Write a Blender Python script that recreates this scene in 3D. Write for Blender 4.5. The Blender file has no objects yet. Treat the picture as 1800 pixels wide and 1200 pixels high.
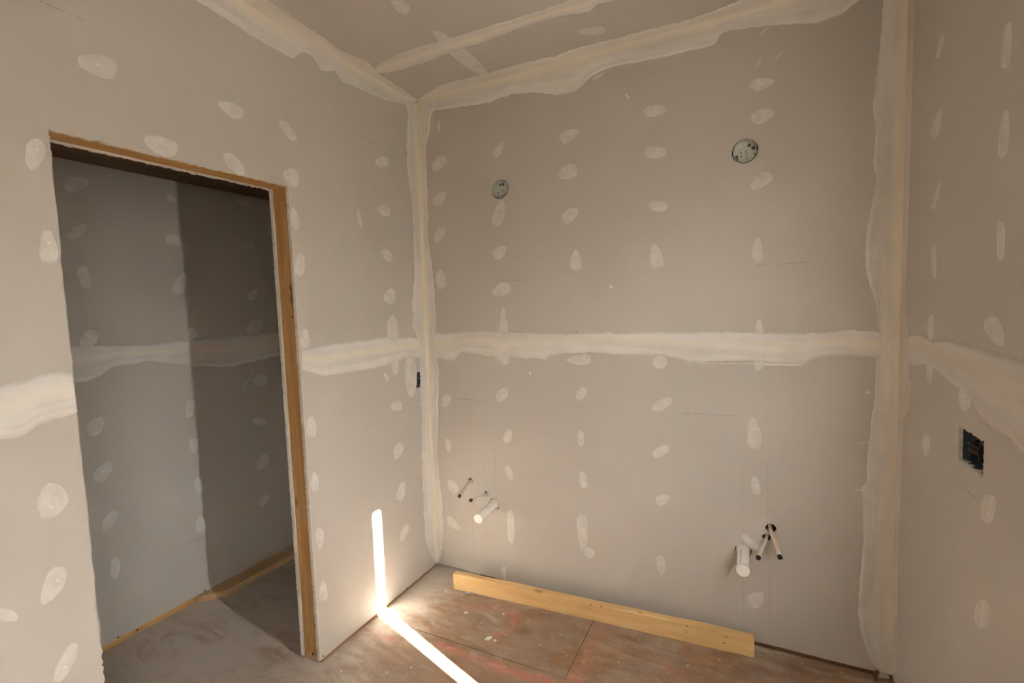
import bpy, bmesh, math, random
from mathutils import Vector, Matrix, Euler, noise

# ------------------------------------------------------------------ scene, camera, light
S = bpy.context.scene
COL = S.collection
S.view_settings.view_transform = 'Standard'
S.view_settings.look = 'None'
S.view_settings.gamma = 1.0
S.view_settings.use_curve_mapping = False
S.view_settings.exposure = 0.02

FOC = 850.005                       # focal length in pixels of the 1800 px wide frame
CAM = Vector((1.72866, -2.32363, 1.56592))
EUL = Euler((math.radians(85.79064), math.radians(1.97493), math.radians(26.45124)), 'XYZ')
ROT = EUL.to_matrix()
W, H = 2.236, 2.745                 # room width, ceiling height
YR = -3.30                          # wall behind the camera
HX = -1.012                         # face of the far wall of the passage
HZ = 2.285                          # ceiling of the passage
HY0, HY1 = -3.30, 1.30
DY0, DY1, DZ = -1.661, -0.896, 2.092  # rough door opening in the left wall
TH = 0.0159                         # gypsum board

cd = bpy.data.cameras.new('camera')
cd.sensor_width = 36.0
cd.sensor_fit = 'HORIZONTAL'
cd.lens = FOC * 36.0 / 1800.0
cd.clip_start = 0.02
cam = bpy.data.objects.new('camera', cd)
cam.location = CAM
cam.rotation_euler = EUL
COL.objects.link(cam)
S.camera = cam

world = bpy.data.worlds.new('World')
S.world = world
world.use_nodes = True
wt = world.node_tree
bg = wt.nodes['Background']
bg.inputs[1].default_value = 165.0
tcw = wt.nodes.new('ShaderNodeTexCoord')
sxw = wt.nodes.new('ShaderNodeSeparateXYZ')
wt.links.new(tcw.outputs['Generated'], sxw.inputs[0])
mrw = wt.nodes.new('ShaderNodeMapRange')            # invented dim brown landscape low down to shape the window light, sky above
mrw.inputs[1].default_value = 0.03
mrw.inputs[2].default_value = 0.20
wt.links.new(sxw.outputs['Z'], mrw.inputs[0])
mxw = wt.nodes.new('ShaderNodeMix')
mxw.data_type = 'RGBA'
mxw.inputs[6].default_value = (0.40, 0.37, 0.32, 1)
mxw.inputs[7].default_value = (1.0, 0.975, 0.935, 1)
wt.links.new(mrw.outputs[0], mxw.inputs[0])
wt.links.new(mxw.outputs[2], bg.inputs[0])

GAP0, GAP1, SILL, GAPZ = -1.274, -1.230, 0.85, 2.32    # the open strip beside the board over the window
FILL_SLOTS = [(y - 0.018, y) for y in (-2.69, -2.83, -2.97, -3.11)]   # narrow slots added between planks at its other end for fill light
GB0 = -3.128
sd = bpy.data.lights.new('sun', 'SUN')
sd.energy = 320.0
sd.color = (1.0, 0.96, 0.90)
sd.angle = 0.0093
sun = bpy.data.objects.new('sun', sd)
sdir = Vector((-1.0, 0.341, -(GAPZ - 0.54) / 2.236))
sun.rotation_euler = sdir.to_track_quat('-Z', 'Y').to_euler()
COL.objects.link(sun)

for g0, g1 in [(GAP0, GAP1)] + FILL_SLOTS:      # portals: only guide the sampling of the sky through the openings
    pd = bpy.data.lights.new('sky_portal', 'AREA')
    pd.shape = 'RECTANGLE'
    pd.size = g1 - g0
    pd.size_y = GAPZ - SILL
    pd.cycles.is_portal = True
    portal = bpy.data.objects.new('sky_portal', pd)
    portal.location = (W + 0.03, (g0 + g1) / 2, (GAPZ + SILL) / 2)
    portal.rotation_euler = Vector((-1, 0, 0)).to_track_quat('-Z', 'Z').to_euler()
    COL.objects.link(portal)

S.cycles.max_bounces = 10
S.cycles.diffuse_bounces = 8
S.cycles.use_denoising = True
S.cycles.sample_clamp_indirect = 0.0
S.cycles.use_guiding = True

# ------------------------------------------------------------------ helpers
rnd = random.Random(7)

def ray(px, py):
    return ROT @ Vector(((px - 900.0) / FOC, -(py - 600.0) / FOC, -1.0))

def onto(axis, val, px, py):
    d = ray(px, py)
    return CAM + d * ((val - CAM[axis]) / d[axis])

def pix(P):
    v = ROT.transposed() @ (Vector(P) - CAM)
    return (900 + FOC * v.x / -v.z, 600 - FOC * v.y / -v.z)

def tag(o, label=None, cat=None, group=None, kind=None):
    if label: o['label'] = label
    if cat: o['category'] = cat
    if group: o['group'] = group
    if kind: o['kind'] = kind
    return o

def link(name, me, mats, parent=None):
    o = bpy.data.objects.new(name, me)
    for m in (mats if isinstance(mats, (list, tuple)) else [mats]):
        me.materials.append(m)
    COL.objects.link(o)
    if parent: o.parent = parent
    return o

def empty(name, loc=(0, 0, 0)):
    o = bpy.data.objects.new(name, None)
    o.location = loc
    o.empty_display_size = 0.05
    COL.objects.link(o)
    return o

def from_bm(name, bm, mats, parent=None, smooth=False):
    bmesh.ops.recalc_face_normals(bm, faces=bm.faces)
    me = bpy.data.meshes.new(name)
    bm.to_mesh(me)
    bm.free()
    if smooth:
        for p in me.polygons: p.use_smooth = True
    return link(name, me, mats, parent)

def add_box(bm, a, b, bevel=0.0):
    r = bmesh.ops.create_cube(bm, size=1.0)
    c = [(a[i] + b[i]) / 2 for i in range(3)]
    s = [abs(b[i] - a[i]) for i in range(3)]
    for v in r['verts']:
        v.co = Vector([c[i] + v.co[i] * s[i] for i in range(3)])
    if bevel:
        es = list({e for v in r['verts'] for e in v.link_edges})
        bmesh.ops.bevel(bm, geom=es, offset=bevel, segments=2, profile=0.5, affect='EDGES')

def box(name, a, b, mats, parent=None, bevel=0.0):
    bm = bmesh.new()
    add_box(bm, a, b, bevel)
    return from_bm(name, bm, mats, parent)

def frame(d):
    d = Vector(d).normalized()
    u = d.cross(Vector((0, 0, 1)))
    if u.length < 1e-3: u = d.cross(Vector((0, 1, 0)))
    u.normalize()
    return u, d.cross(u)

def add_tube(bm, pts, rad, n=14, cap0=True, cap1=True):
    pts = [Vector(p) for p in pts]
    rads = rad if isinstance(rad, (list, tuple)) else [rad] * len(pts)
    rings = []
    for i, p in enumerate(pts):
        d = pts[min(i + 1, len(pts) - 1)] - pts[max(i - 1, 0)]
        u, w = frame(d)
        rings.append([bm.verts.new(p + (u * math.cos(k * math.tau / n) + w * math.sin(k * math.tau / n)) * rads[i]) for k in range(n)])
    for a, b in zip(rings, rings[1:]):
        for k in range(n):
            bm.faces.new((a[k], a[(k + 1) % n], b[(k + 1) % n], b[k]))
    if cap0: bm.faces.new(rings[0][::-1])
    if cap1: bm.faces.new(rings[-1])

def tube(name, pts, rad, mats, parent=None, n=14, cap0=True, cap1=True, smooth=True):
    bm = bmesh.new()
    add_tube(bm, pts, rad, n, cap0, cap1)
    o = from_bm(name, bm, mats, parent, smooth)
    if smooth:
        for p in o.data.polygons:
            if len(p.vertices) > 4: p.use_smooth = False
    return o

def bez(pts, n=10):
    """Catmull-Rom through the points"""
    P = [Vector(p) for p in pts]
    P = [P[0] * 2 - P[1]] + P + [P[-1] * 2 - P[-2]]
    out = []
    for i in range(1, len(P) - 2):
        for k in range(n):
            t = k / n
            a, b, c, d = P[i - 1:i + 3]
            out.append(0.5 * ((2 * b) + (c - a) * t + (2 * a - 5 * b + 4 * c - d) * t * t + (3 * b - a - 3 * c + d) * t ** 3))
    out.append(P[-2])
    return out

# ------------------------------------------------------------------ materials
class NT:
    def __init__(self, name, rough=0.9, spec=0.25):
        self.m = bpy.data.materials.new(name)
        self.m.use_nodes = True
        self.t = self.m.node_tree
        self.b = self.t.nodes['Principled BSDF']
        self.b.inputs['Roughness'].default_value = rough
        self.b.inputs['Specular IOR Level'].default_value = spec
    def n(self, typ, **kw):
        nd = self.t.nodes.new(typ)
        for k, v in kw.items():
            if hasattr(nd, k): setattr(nd, k, v)
            else: nd.inputs[k].default_value = v
        return nd
    def l(self, a, b): self.t.links.new(a, b)
    def val(self, sock, v):
        if hasattr(v, 'node') or isinstance(v, bpy.types.NodeSocket): self.l(v, sock)
        else: sock.default_value = v
    def math(self, op, a, b=0.0, c=None, clamp=False):
        nd = self.t.nodes.new('ShaderNodeMath'); nd.operation = op; nd.use_clamp = clamp
        self.val(nd.inputs[0], a); self.val(nd.inputs[1], b)
        if c is not None: self.val(nd.inputs[2], c)
        return nd.outputs[0]
    def vmath(self, op, a, b=(0, 0, 0), scale=None):
        nd = self.t.nodes.new('ShaderNodeVectorMath'); nd.operation = op
        self.val(nd.inputs[0], a); self.val(nd.inputs[1], b)
        if scale is not None: self.val(nd.inputs['Scale'], scale)
        return nd.outputs['Value'] if op in ('DOT_PRODUCT', 'LENGTH', 'DISTANCE') else nd.outputs[0]
    def mix(self, f, a, b):
        nd = self.t.nodes.new('ShaderNodeMix'); nd.data_type = 'RGBA'
        self.val(nd.inputs[0], f); self.val(nd.inputs[6], a); self.val(nd.inputs[7], b)
        return nd.outputs[2]
    def ramp(self, f, stops):
        nd = self.t.nodes.new('ShaderNodeValToRGB')
        while len(nd.color_ramp.elements) < len(stops): nd.color_ramp.elements.new(0.5)
        for e, (p, c) in zip(nd.color_ramp.elements, stops):
            e.position = p; e.color = c if len(c) == 4 else (*c, 1)
        self.l(f, nd.inputs[0])
        return nd.outputs[0]
    def smooth(self, x, lo, hi):
        nd = self.t.nodes.new('ShaderNodeMapRange'); nd.interpolation_type = 'SMOOTHSTEP'
        self.val(nd.inputs[0], x); nd.inputs[1].default_value = lo; nd.inputs[2].default_value = hi
        return nd.outputs[0]
    def coord(self, which='Object'):
        return self.t.nodes.new('ShaderNodeTexCoord').outputs[which]
    def noise(self, vec, scale, detail=4, rough=0.55, out='Fac', dist=0.0):
        nd = self.t.nodes.new('ShaderNodeTexNoise')
        nd.inputs['Scale'].default_value = scale; nd.inputs['Detail'].default_value = detail
        nd.inputs['Roughness'].default_value = rough; nd.inputs['Distortion'].default_value = dist
        self.l(vec, nd.inputs['Vector'])
        return nd.outputs[out]
    def color(self, c): self.val(self.b.inputs['Base Color'], c if not isinstance(c, tuple) else (*c, 1))
    def bump(self, h, strength=0.2, dist=0.002):
        nd = self.t.nodes.new('ShaderNodeBump')
        nd.inputs['Strength'].default_value = strength; nd.inputs['Distance'].default_value = dist
        self.l(h, nd.inputs['Height']); self.l(nd.outputs[0], self.b.inputs['Normal'])

def c4(r, g, b): return (r, g, b, 1.0)

def mat_paper(name, base):
    M = NT(name, 0.92, 0.2)
    co = M.coord()
    a = M.noise(co, 1.7, 3)
    f = M.noise(co, 240.0, 2)
    lo = c4(*[x * 0.965 for x in base]); hi = c4(*[min(1, x * 1.035) for x in base])
    M.color(M.mix(M.smooth(a, 0.3, 0.7), lo, hi))
    M.bump(f, 0.05, 0.0006)
    return M.m

def mat_plain(name, base, rough=0.6, metal=0.0, spec=0.4, var=0.06, scale=30.0):
    M = NT(name, rough, spec)
    M.b.inputs['Metallic'].default_value = metal
    a = M.noise(M.coord(), scale, 3)
    M.color(M.mix(a, c4(*[x * (1 - var) for x in base]), c4(*[min(1, x * (1 + var)) for x in base])))
    return M.m

def mat_mud(name, lo, hi, cream=None):
    """joint compound; 'cream' tints where the paper tape shows through (attribute 'tape')"""
    M = NT(name, 0.9, 0.2)
    uv = M.coord('UV')
    st = M.vmath('MULTIPLY', uv, (1.6, 26.0, 1.0))
    s = M.noise(st, 1.0, 4, 0.6)
    co = M.coord()
    b = M.noise(co, 9.0, 3)
    col = M.mix(M.smooth(M.math('MULTIPLY_ADD', s, 0.7, M.math('MULTIPLY', b, 0.3)), 0.36, 0.64), c4(*lo), c4(*hi))
    if cream:
        at = M.t.nodes.new('ShaderNodeAttribute'); at.attribute_name = 'tape'
        br = M.smooth(M.noise(st, 0.45, 3), 0.25, 0.6)
        col = M.mix(M.math('MULTIPLY', at.outputs['Fac'], M.math('MULTIPLY_ADD', br, 0.5, 0.45)), col, c4(*cream))
    M.color(col)
    M.bump(s, 0.12, 0.0008)
    return M.m

def mat_patch(name, lo, hi):
    M = NT(name, 0.9, 0.2)
    co = M.coord()
    a = M.noise(co, 26.0, 3)
    M.color(M.mix(M.smooth(a, 0.3, 0.7), c4(*lo), c4(*hi)))
    M.bump(M.noise(co, 60.0, 3), 0.1, 0.001)
    return M.m

def mat_wood(name, axis, light, dark, knot=True, across=26.0):
    M = NT(name, 0.62, 0.3)
    co = M.coord()
    sc = [across, across, across]; sc[axis] = 1.3
    v = M.vmath('MULTIPLY', co, tuple(sc))
    w = M.noise(v, 1.0, 5, 0.6, dist=1.2)
    big = M.noise(co, 5.0, 2)
    col = M.mix(M.smooth(M.math('MULTIPLY_ADD', w, 0.75, M.math('MULTIPLY', big, 0.25)), 0.34, 0.68), c4(*dark), c4(*light))
    if knot:
        sc2 = [16.0, 16.0, 16.0]; sc2[axis] = 7.0
        vo = M.t.nodes.new('ShaderNodeTexVoronoi'); vo.inputs['Scale'].default_value = 0.55
        M.l(M.vmath('MULTIPLY', co, tuple(sc2)), vo.inputs['Vector'])
        k = M.math('SUBTRACT', 1.0, M.smooth(vo.outputs['Distance'], 0.04, 0.16))
        col = M.mix(M.math('MULTIPLY', k, 0.65), col, c4(*[x * 0.35 for x in dark]))
    M.color(col)
    M.bump(w, 0.12, 0.001)
    return M.m

def mat_floor():
    M = NT('subfloor_wood', 0.8, 0.25)
    co = M.coord()
    g = M.noise(M.vmath('MULTIPLY', co, (5.0, 14.0, 1.0)), 1.0, 6, 0.65)
    wood = M.ramp(g, [(0.30, (0.215, 0.118, 0.062)), (0.52, (0.320, 0.190, 0.105)), (0.72, (0.400, 0.260, 0.160))])
    st = M.smooth(M.noise(co, 11.0, 7, 0.68, dist=0.6), 0.50, 0.70)      # dark scuffs
    wood = M.mix(M.math('MULTIPLY', st, 0.45), wood, c4(0.15, 0.088, 0.05))
    # grey-brown foot wear
    we = M.smooth(M.noise(co, 3.1, 6, 0.62), 0.36, 0.66)
    wood = M.mix(M.math('MULTIPLY', we, 0.62), wood, c4(0.330, 0.260, 0.205))
    # pink spray paint lines left by the framers
    pink = None
    segs = [((798, 1062), (872, 1068), 0.030, .35), ((872, 1068), (905, 1082), 0.030, .55), ((905, 1082), (900, 1102), 0.028, .65),
            ((900, 1102), (868, 1114), 0.026, .5), ((770, 1134), (862, 1166), 0.030, .75), ((862, 1166), (985, 1208), 0.036, .9),
            ((628, 1106), (692, 1124), 0.022, .5), ((1058, 1095), (1030, 1150), 0.040, .35), ((1030, 1150), (1005, 1205), 0.045, .5),
            ((1170, 1172), (1215, 1196), 0.040, .4), ((570, 1160), (640, 1100), 0.012, .7), ((905, 1062), (896, 1050), 0.020, .3)]
    br = M.smooth(M.noise(co, 26.0, 6, 0.7), 0.36, 0.62)
    wob = M.vmath('SUBTRACT', M.noise(co, 12.0, 2, out='Color'), (0.5, 0.5, 0.5))
    cw = M.vmath('ADD', co, M.vmath('SCALE', wob, scale=0.035))
    for a, b, wd, k in segs:
        A = onto(2, 0.0, *a); B = onto(2, 0.0, *b); AB = B - A
        pa = M.vmath('SUBTRACT', cw, tuple(A))
        h = M.math('MULTIPLY', M.vmath('DOT_PRODUCT', pa, tuple(AB)), 1.0 / AB.length_squared, clamp=True)
        d = M.vmath('LENGTH', M.vmath('SUBTRACT', pa, M.vmath('SCALE', tuple(AB), scale=h)))
        s = M.math('MULTIPLY', M.math('SUBTRACT', 1.0, M.smooth(d, 0.0, wd * 1.3)), k)
        pink = s if pink is None else M.math('MAXIMUM', pink, s)
    pink = M.math('MULTIPLY', pink, M.math('MULTIPLY_ADD', br, 0.85, 0.1))
    wood = M.mix(pink, wood, c4(0.62, 0.19, 0.125))
    # gypsum dust: drifts, smears and specks; thick by the door and along the walls
    sep = M.t.nodes.new('ShaderNodeSeparateXYZ'); M.l(co, sep.inputs[0])
    near_door = M.math('SUBTRACT', 1.0, M.smooth(sep.outputs[0], -0.15, 0.55))
    near_back = M.smooth(sep.outputs[1], -0.17, 0.0)
    big = M.noise(co, 2.3, 6, 0.6)
    smear = M.noise(M.vmath('MULTIPLY', co, (3.0, 8.0, 1.0)), 1.0, 6, 0.65, dist=1.5)
    dm = M.math('ADD', M.math('MULTIPLY_ADD', near_door, 0.27, M.math('MULTIPLY', near_back, 0.12)), M.math('MULTIPLY_ADD', big, 0.55, M.math('MULTIPLY', smear, 0.55)))
    dust = M.math('MULTIPLY', M.smooth(dm, 0.55, 0.86), 0.82)
    sp = M.smooth(M.noise(co, 90.0, 3, 0.6), 0.66, 0.74)
    sp2 = M.smooth(M.noise(co, 22.0, 6, 0.72, dist=0.8), 0.60, 0.70)
    wisp = M.smooth(M.noise(M.vmath('MULTIPLY', co, (5.0, 11.0, 1.0)), 1.0, 8, 0.72, dist=2.2), 0.56, 0.70)
    sp2 = M.math('MAXIMUM', sp2, M.math('MULTIPLY', wisp, 0.8))
    dust = M.math('MAXIMUM', dust, M.math('MULTIPLY', M.math('MAXIMUM', sp, sp2), 0.55))
    col = M.mix(dust, wood, c4(0.56, 0.505, 0.435))
    M.color(col)
    M.bump(M.noise(co, 70.0, 5, 0.6), 0.25, 0.0012)
    return M.m

PAPER = (0.512, 0.483, 0.438)
m_paper = mat_paper('drywall_paper', PAPER)
m_gyp = mat_patch('gypsum_core', (0.78, 0.76, 0.72), (0.88, 0.86, 0.82))
m_mud = mat_mud('joint_compound', (0.605, 0.585, 0.548), (0.725, 0.706, 0.670), cream=(0.760, 0.690, 0.575))
m_mud2 = mat_mud('joint_compound_low_contrast', (0.570, 0.540, 0.494), (0.650, 0.620, 0.575), cream=(0.665, 0.595, 0.490))  # duller copy of the compound, used on the right wall
m_patch = mat_patch('compound_skim', (0.590, 0.567, 0.527), (0.670, 0.647, 0.606))
m_spot = mat_patch('compound_filled_screw', (0.74, 0.71, 0.67), (0.80, 0.77, 0.73))
m_stamp = mat_plain('stamp_ink', (0.30, 0.265, 0.225), 0.9, var=0.15)
m_pencil = mat_plain('pencil', (0.39, 0.34, 0.285), 0.9)
m_black = mat_plain('black_plastic', (0.012, 0.011, 0.011), 0.55)
m_hole = mat_plain('hole_shadowed_cavity', (0.03, 0.026, 0.022), 0.9)
m_seal = mat_plain('light_seal_backing', (0.10, 0.065, 0.04), 0.9)  # dark unseen backing, added to keep stray light out
WL, WD = (0.66, 0.42, 0.18), (0.50, 0.285, 0.10)
m_wood_z = mat_wood('stud_lumber_upright', 2, WL, WD)
m_wood_y = mat_wood('stud_lumber_along_wall', 1, WL, WD)
m_wood_x = mat_wood('stud_lumber_crosswise', 0, WL, WD)
m_board = mat_wood('loose_board_lumber', 0, (0.80, 0.56, 0.275), (0.70, 0.45, 0.19), across=20.0)
m_board2 = mat_wood('passage_board_lumber', 1, (0.66, 0.46, 0.27), (0.50, 0.32, 0.17))
m_plate = mat_wood('sole_plate_gap_shade', 0, (0.20, 0.10, 0.045), (0.12, 0.058, 0.027), knot=False)  # darkened brown, the shade of the floor gap put into the colour
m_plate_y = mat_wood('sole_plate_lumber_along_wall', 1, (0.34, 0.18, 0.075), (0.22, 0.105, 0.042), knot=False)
m_floor = mat_floor()
m_galv = mat_plain('galvanised_steel', (0.60, 0.62, 0.575), 0.32, metal=0.6, var=0.15, scale=60.0)
m_clamp = mat_plain('clamp_glint', (0.92, 0.92, 0.89), 0.25, metal=0.2)  # near-white and barely metallic, the metal's highlight put into the colour
m_bright = mat_plain('bright_steel', (0.85, 0.85, 0.83), 0.18, metal=1.0)
m_dark = mat_plain('dark_knockout', (0.07, 0.08, 0.075), 0.6)
m_pvc = mat_plain('white_pvc', (0.80, 0.775, 0.72), 0.42, spec=0.45, var=0.02)
m_cap = mat_plain('pvc_cap', (0.87, 0.85, 0.80), 0.5, var=0.02)
m_pexr = mat_plain('red_tinted_tube', (0.72, 0.56, 0.48), 0.4, var=0.05)
m_pexw = mat_plain('clear_white_tube', (0.70, 0.67, 0.62), 0.4, var=0.05)
m_blue = mat_plain('blue_plastic_box', (0.055, 0.085, 0.105), 0.55, var=0.1)
m_bluel = mat_plain('pale_blue_plastic', (0.42, 0.50, 0.54), 0.5, var=0.06)
m_wireb = mat_plain('black_wire', (0.016, 0.013, 0.012), 0.45)
m_wirer = mat_plain('red_wire', (0.10, 0.014, 0.012), 0.45)
m_cable = mat_plain('cable_jacket', (0.66, 0.56, 0.47), 0.5)
m_print = mat_plain('purple_pipe_print', (0.40, 0.30, 0.40), 0.7)
m_scrap = mat_plain('plaster_scrap', (0.55, 0.51, 0.45), 0.95, var=0.15)
m_tan = mat_plain('torn_brown_paper', (0.20, 0.11, 0.055), 0.9, var=0.15)
m_ply = mat_wood('plywood', 2, (0.38, 0.31, 0.23), (0.30, 0.235, 0.17))

# ------------------------------------------------------------------ planes of the room
class Plane:
    def __init__(self, axis, val, sgn):
        self.axis, self.val, self.sgn = axis, val, sgn
        self.n = Vector((0, 0, 0)); self.n[axis] = sgn
        self.uax, self.vax = [(1, 2), (0, 2), (0, 1)][axis]
    def px(self, x, y, off=0.0):
        return onto(self.axis, self.val, x, y) + self.n * off
    def uv(self, u, v, off=0.0):
        p = Vector((0, 0, 0)); p[self.axis] = self.val; p[self.uax] = u; p[self.vax] = v
        return p + self.n * off
BACK = Plane(1, 0.0, -1); LEFT = Plane(0, 0.0, 1); RIGHT = Plane(0, W, -1)
CEIL = Plane(2, H, -1); HALL = Plane(0, HX, 1); FLOOR = Plane(2, 0.0, 1)

def poly_curve(loops):
    cu = bpy.data.curves.new('tmp', 'CURVE')
    cu.dimensions = '2D'; cu.fill_mode = 'BOTH'; cu.extrude = TH / 2
    for lp in loops:
        sp = cu.splines.new('POLY'); sp.points.add(len(lp) - 1)
        for p, (u, v) in zip(sp.points, lp): p.co = (u, v, 0, 1)
        sp.use_cyclic_u = True
    ob = bpy.data.objects.new('tmp', cu)
    COL.objects.link(ob)
    bpy.context.view_layer.update()
    me = bpy.data.meshes.new_from_object(ob.evaluated_get(bpy.context.evaluated_depsgraph_get()))
    bpy.data.objects.remove(ob); bpy.data.curves.remove(cu)
    return me

def sheet(name, plane, loops, parent=None, face=None):
    """a gypsum board in a plane, its face at the plane and its body behind; loops = outline + holes"""
    me = poly_curve(loops)
    for v in me.vertices:
        v.co = plane.uv(v.co.x, v.co.y, v.co.z - TH / 2)
    me.materials.clear()
    bm = bmesh.new(); bm.from_mesh(me)
    bmesh.ops.remove_doubles(bm, verts=bm.verts, dist=1e-6)
    bmesh.ops.recalc_face_normals(bm, faces=bm.faces)
    for f in bm.faces:
        f.smooth = False
        f.material_index = 0 if abs(f.normal.dot(plane.n)) > 0.7 else 1
    bm.to_mesh(me); bm.free()
    me.name = name
    return link(name, me, [face or m_paper, m_gyp], parent)

def ragged(p, q, step, amp, seed):
    """points from p to q with a torn edge (p included, q not)"""
    r = random.Random(seed)
    p = Vector(p); q = Vector(q); d = q - p
    n = max(1, int(d.length / step)); nn = Vector((-d.y, d.x)).normalized()
    out = [tuple(p)]
    for i in range(1, n):
        out.append(tuple(p + d * ((i + r.uniform(-.3, .3)) / n) + nn * (r.uniform(-amp, amp) if r.random() < .75 else r.uniform(-2 * amp, 2 * amp))))
    return out

def rect(u0, u1, v0, v1): return [(u0, v0), (u1, v0), (u1, v1), (u0, v1)]

def circ(u, v, r, n=28, amp=0.0, seed=0, ry=None):
    g = random.Random(seed)
    return [(u + (r + g.uniform(-amp, amp)) * math.cos(-k * math.tau / n), v + ((ry or r) + g.uniform(-amp, amp)) * math.sin(-k * math.tau / n)) for k in range(n)]

def ragrect(u0, u1, v0, v1, amp, seed, step=0.006):
    c = [(u0, v0), (u0, v1), (u1, v1), (u1, v0)]
    out = []
    for i in range(4): out += ragged(c[i], c[(i + 1) % 4], step, amp, seed + i)
    return out

# ------------------------------------------------------------------ floor
slab = box('floor', (-1.25, YR - .1, -0.06), (W + .14, HY1 + .1, -0.0185), m_seal)
tag(slab, 'brown wood subfloor with pale gypsum dust and pink spray paint lines', 'floor', kind='structure')
def panel(x0, x1, y0, y1):
    g = 0.0016
    return box('subfloor_panel', (x0 + g, y0 + g, -0.0185), (x1 - g, y1 - g, 0.0), m_floor, slab, bevel=0.0012)
rows = [(-3.40, -2.97, (-1.25, .41, 2.376)), (-2.97, -1.75, (-1.25, 1.024, 2.376)), (-1.75, -0.530, (-1.25, -0.196, 2.376)),
        (-0.530, 0.69, (-1.25, 1.024, 2.376)), (0.69, 1.40, (-1.25, .41, 2.376))]
for y0, y1, xs in rows:
    for a, b in zip(xs, xs[1:]): panel(a, b, y0, y1)

# ------------------------------------------------------------------ walls and ceilings
JB = [(0.525, 2.184), (1.6955, 2.184)]                         # round lamp boxes
DR = [(0.416, 0.448), (1.690, 0.434)]                          # drain stubs
PX = [(0.266, 0.566, 0.0165), (0.366, 0.504, 0.0150), (1.799, 0.556, 0.022), (1.783, 0.512, 0.0180)]
holes = [circ(u, v, 0.0508, 40, 0.0010, 3 + i) for i, (u, v) in enumerate(JB)]
holes += [circ(u, v, 0.0345, 32, 0.0008, 9 + i) for i, (u, v) in enumerate(DR)]
holes += [circ(u, v, r, 18, 0.001, 20 + i) for i, (u, v, r) in enumerate(PX)]
wall_back = sheet('wall_back', BACK, [ragged((0.002, 0.013), (W - .002, 0.021), 0.03, 0.0012, 5) + [(W - .002, 0.021), (W - .002, H), (0.002, H)]] + holes)
tag(wall_back, 'taped unpainted gypsum board wall with two round lamp boxes and pipe stubs', 'wall', kind='structure')
box('light_seal_backing', (-.12, 0.103, 0.0), (W + .12, 0.118, H), m_seal, wall_back)  # unseen sheet added behind the wall to block light leaks
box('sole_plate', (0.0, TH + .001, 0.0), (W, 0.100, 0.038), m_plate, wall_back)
box('gap_strip', (0.30, 0.006, 0.0), (W, TH + .0005, 0.0135), m_plate, wall_back)  # dark strip added in the floor gap, with shade in its colour

# left wall with the rough door opening
LB0, LB1, LZ0, LZ1 = -0.123, -0.067, 1.114, 1.203
o = [(YR, 0.012)] + [(DY0, 0.012)] + ragged((DY0, 0.012), (DY0, DZ), 0.007, 0.0024, 11)[1:] + ragged((DY0, DZ), (DY1, DZ), 0.012, 0.0022, 12) \
    + ragged((DY1, DZ), (DY1, 0.015), 0.011, 0.0013, 13) + [(DY1, 0.015), (0.0125, 0.015), (0.0125, H), (YR, H)]
wall_left = sheet('wall_left', LEFT, [o, ragrect(LB0, LB1, LZ0, LZ1, 0.0014, 31)])
tag(wall_left, 'taped gypsum board wall with a rough unframed doorway', 'wall', kind='structure')
HALLSIDE = Plane(0, -0.1144, -1)
o = [(HY0, 0.012), (DY0, 0.012)] + ragged((DY0, 0.012), (DY0, DZ + .003), 0.012, 0.0016, 41)[1:] + ragged((DY0, DZ - .003), (DY1 - .004, DZ - .003), 0.010, 0.002, 42) \
    + ragged((DY1 - .004, DZ - .003), (DY1 - .003, 0.012), 0.008, 0.0012, 43) + [(DY1 - .003, 0.012), (HY1, 0.012), (HY1, H), (HY0, H)]
sheet('passage_side_board', HALLSIDE, [o], wall_left)
X0, X1 = -0.0982, -0.0162
jr = box('door_stud', (X0, DY1 + .003, 0.038), (X1, DY1 + .0385, DZ + .001), m_wood_z, wall_left, 0.002)
box('door_stud', (X0, DY0 - .0385, 0.038), (X1, DY0 - .0005, DZ + .001), m_wood_z, wall_left, 0.002)
hd = box('header_beam', (X0, DY0 - .0385, DZ + .0015), (X1, DY1 + .0385, DZ + .14), m_wood_y, wall_left, 0.002)
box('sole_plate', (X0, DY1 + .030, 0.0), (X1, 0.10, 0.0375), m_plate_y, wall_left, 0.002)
box('gap_strip', (X1 + .0004, DY1 + .012, 0.0), (-0.0025, -0.002, 0.0142), m_plate_y, wall_left)  # added strip that shows the gap below the board as a brown line
box('stud_foot', (X0, DY1 + .0025, 0.0), (X1, DY1 + .029, 0.0375), m_board2, wall_left, 0.002)
box('sole_plate', (X0, YR, 0.0), (X1, DY0 + .003, 0.0375), m_wood_y, wall_left, 0.002)
box('top_plate', (X0, YR, H - .04), (X1, HY1, H), m_wood_y, wall_left)
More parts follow.
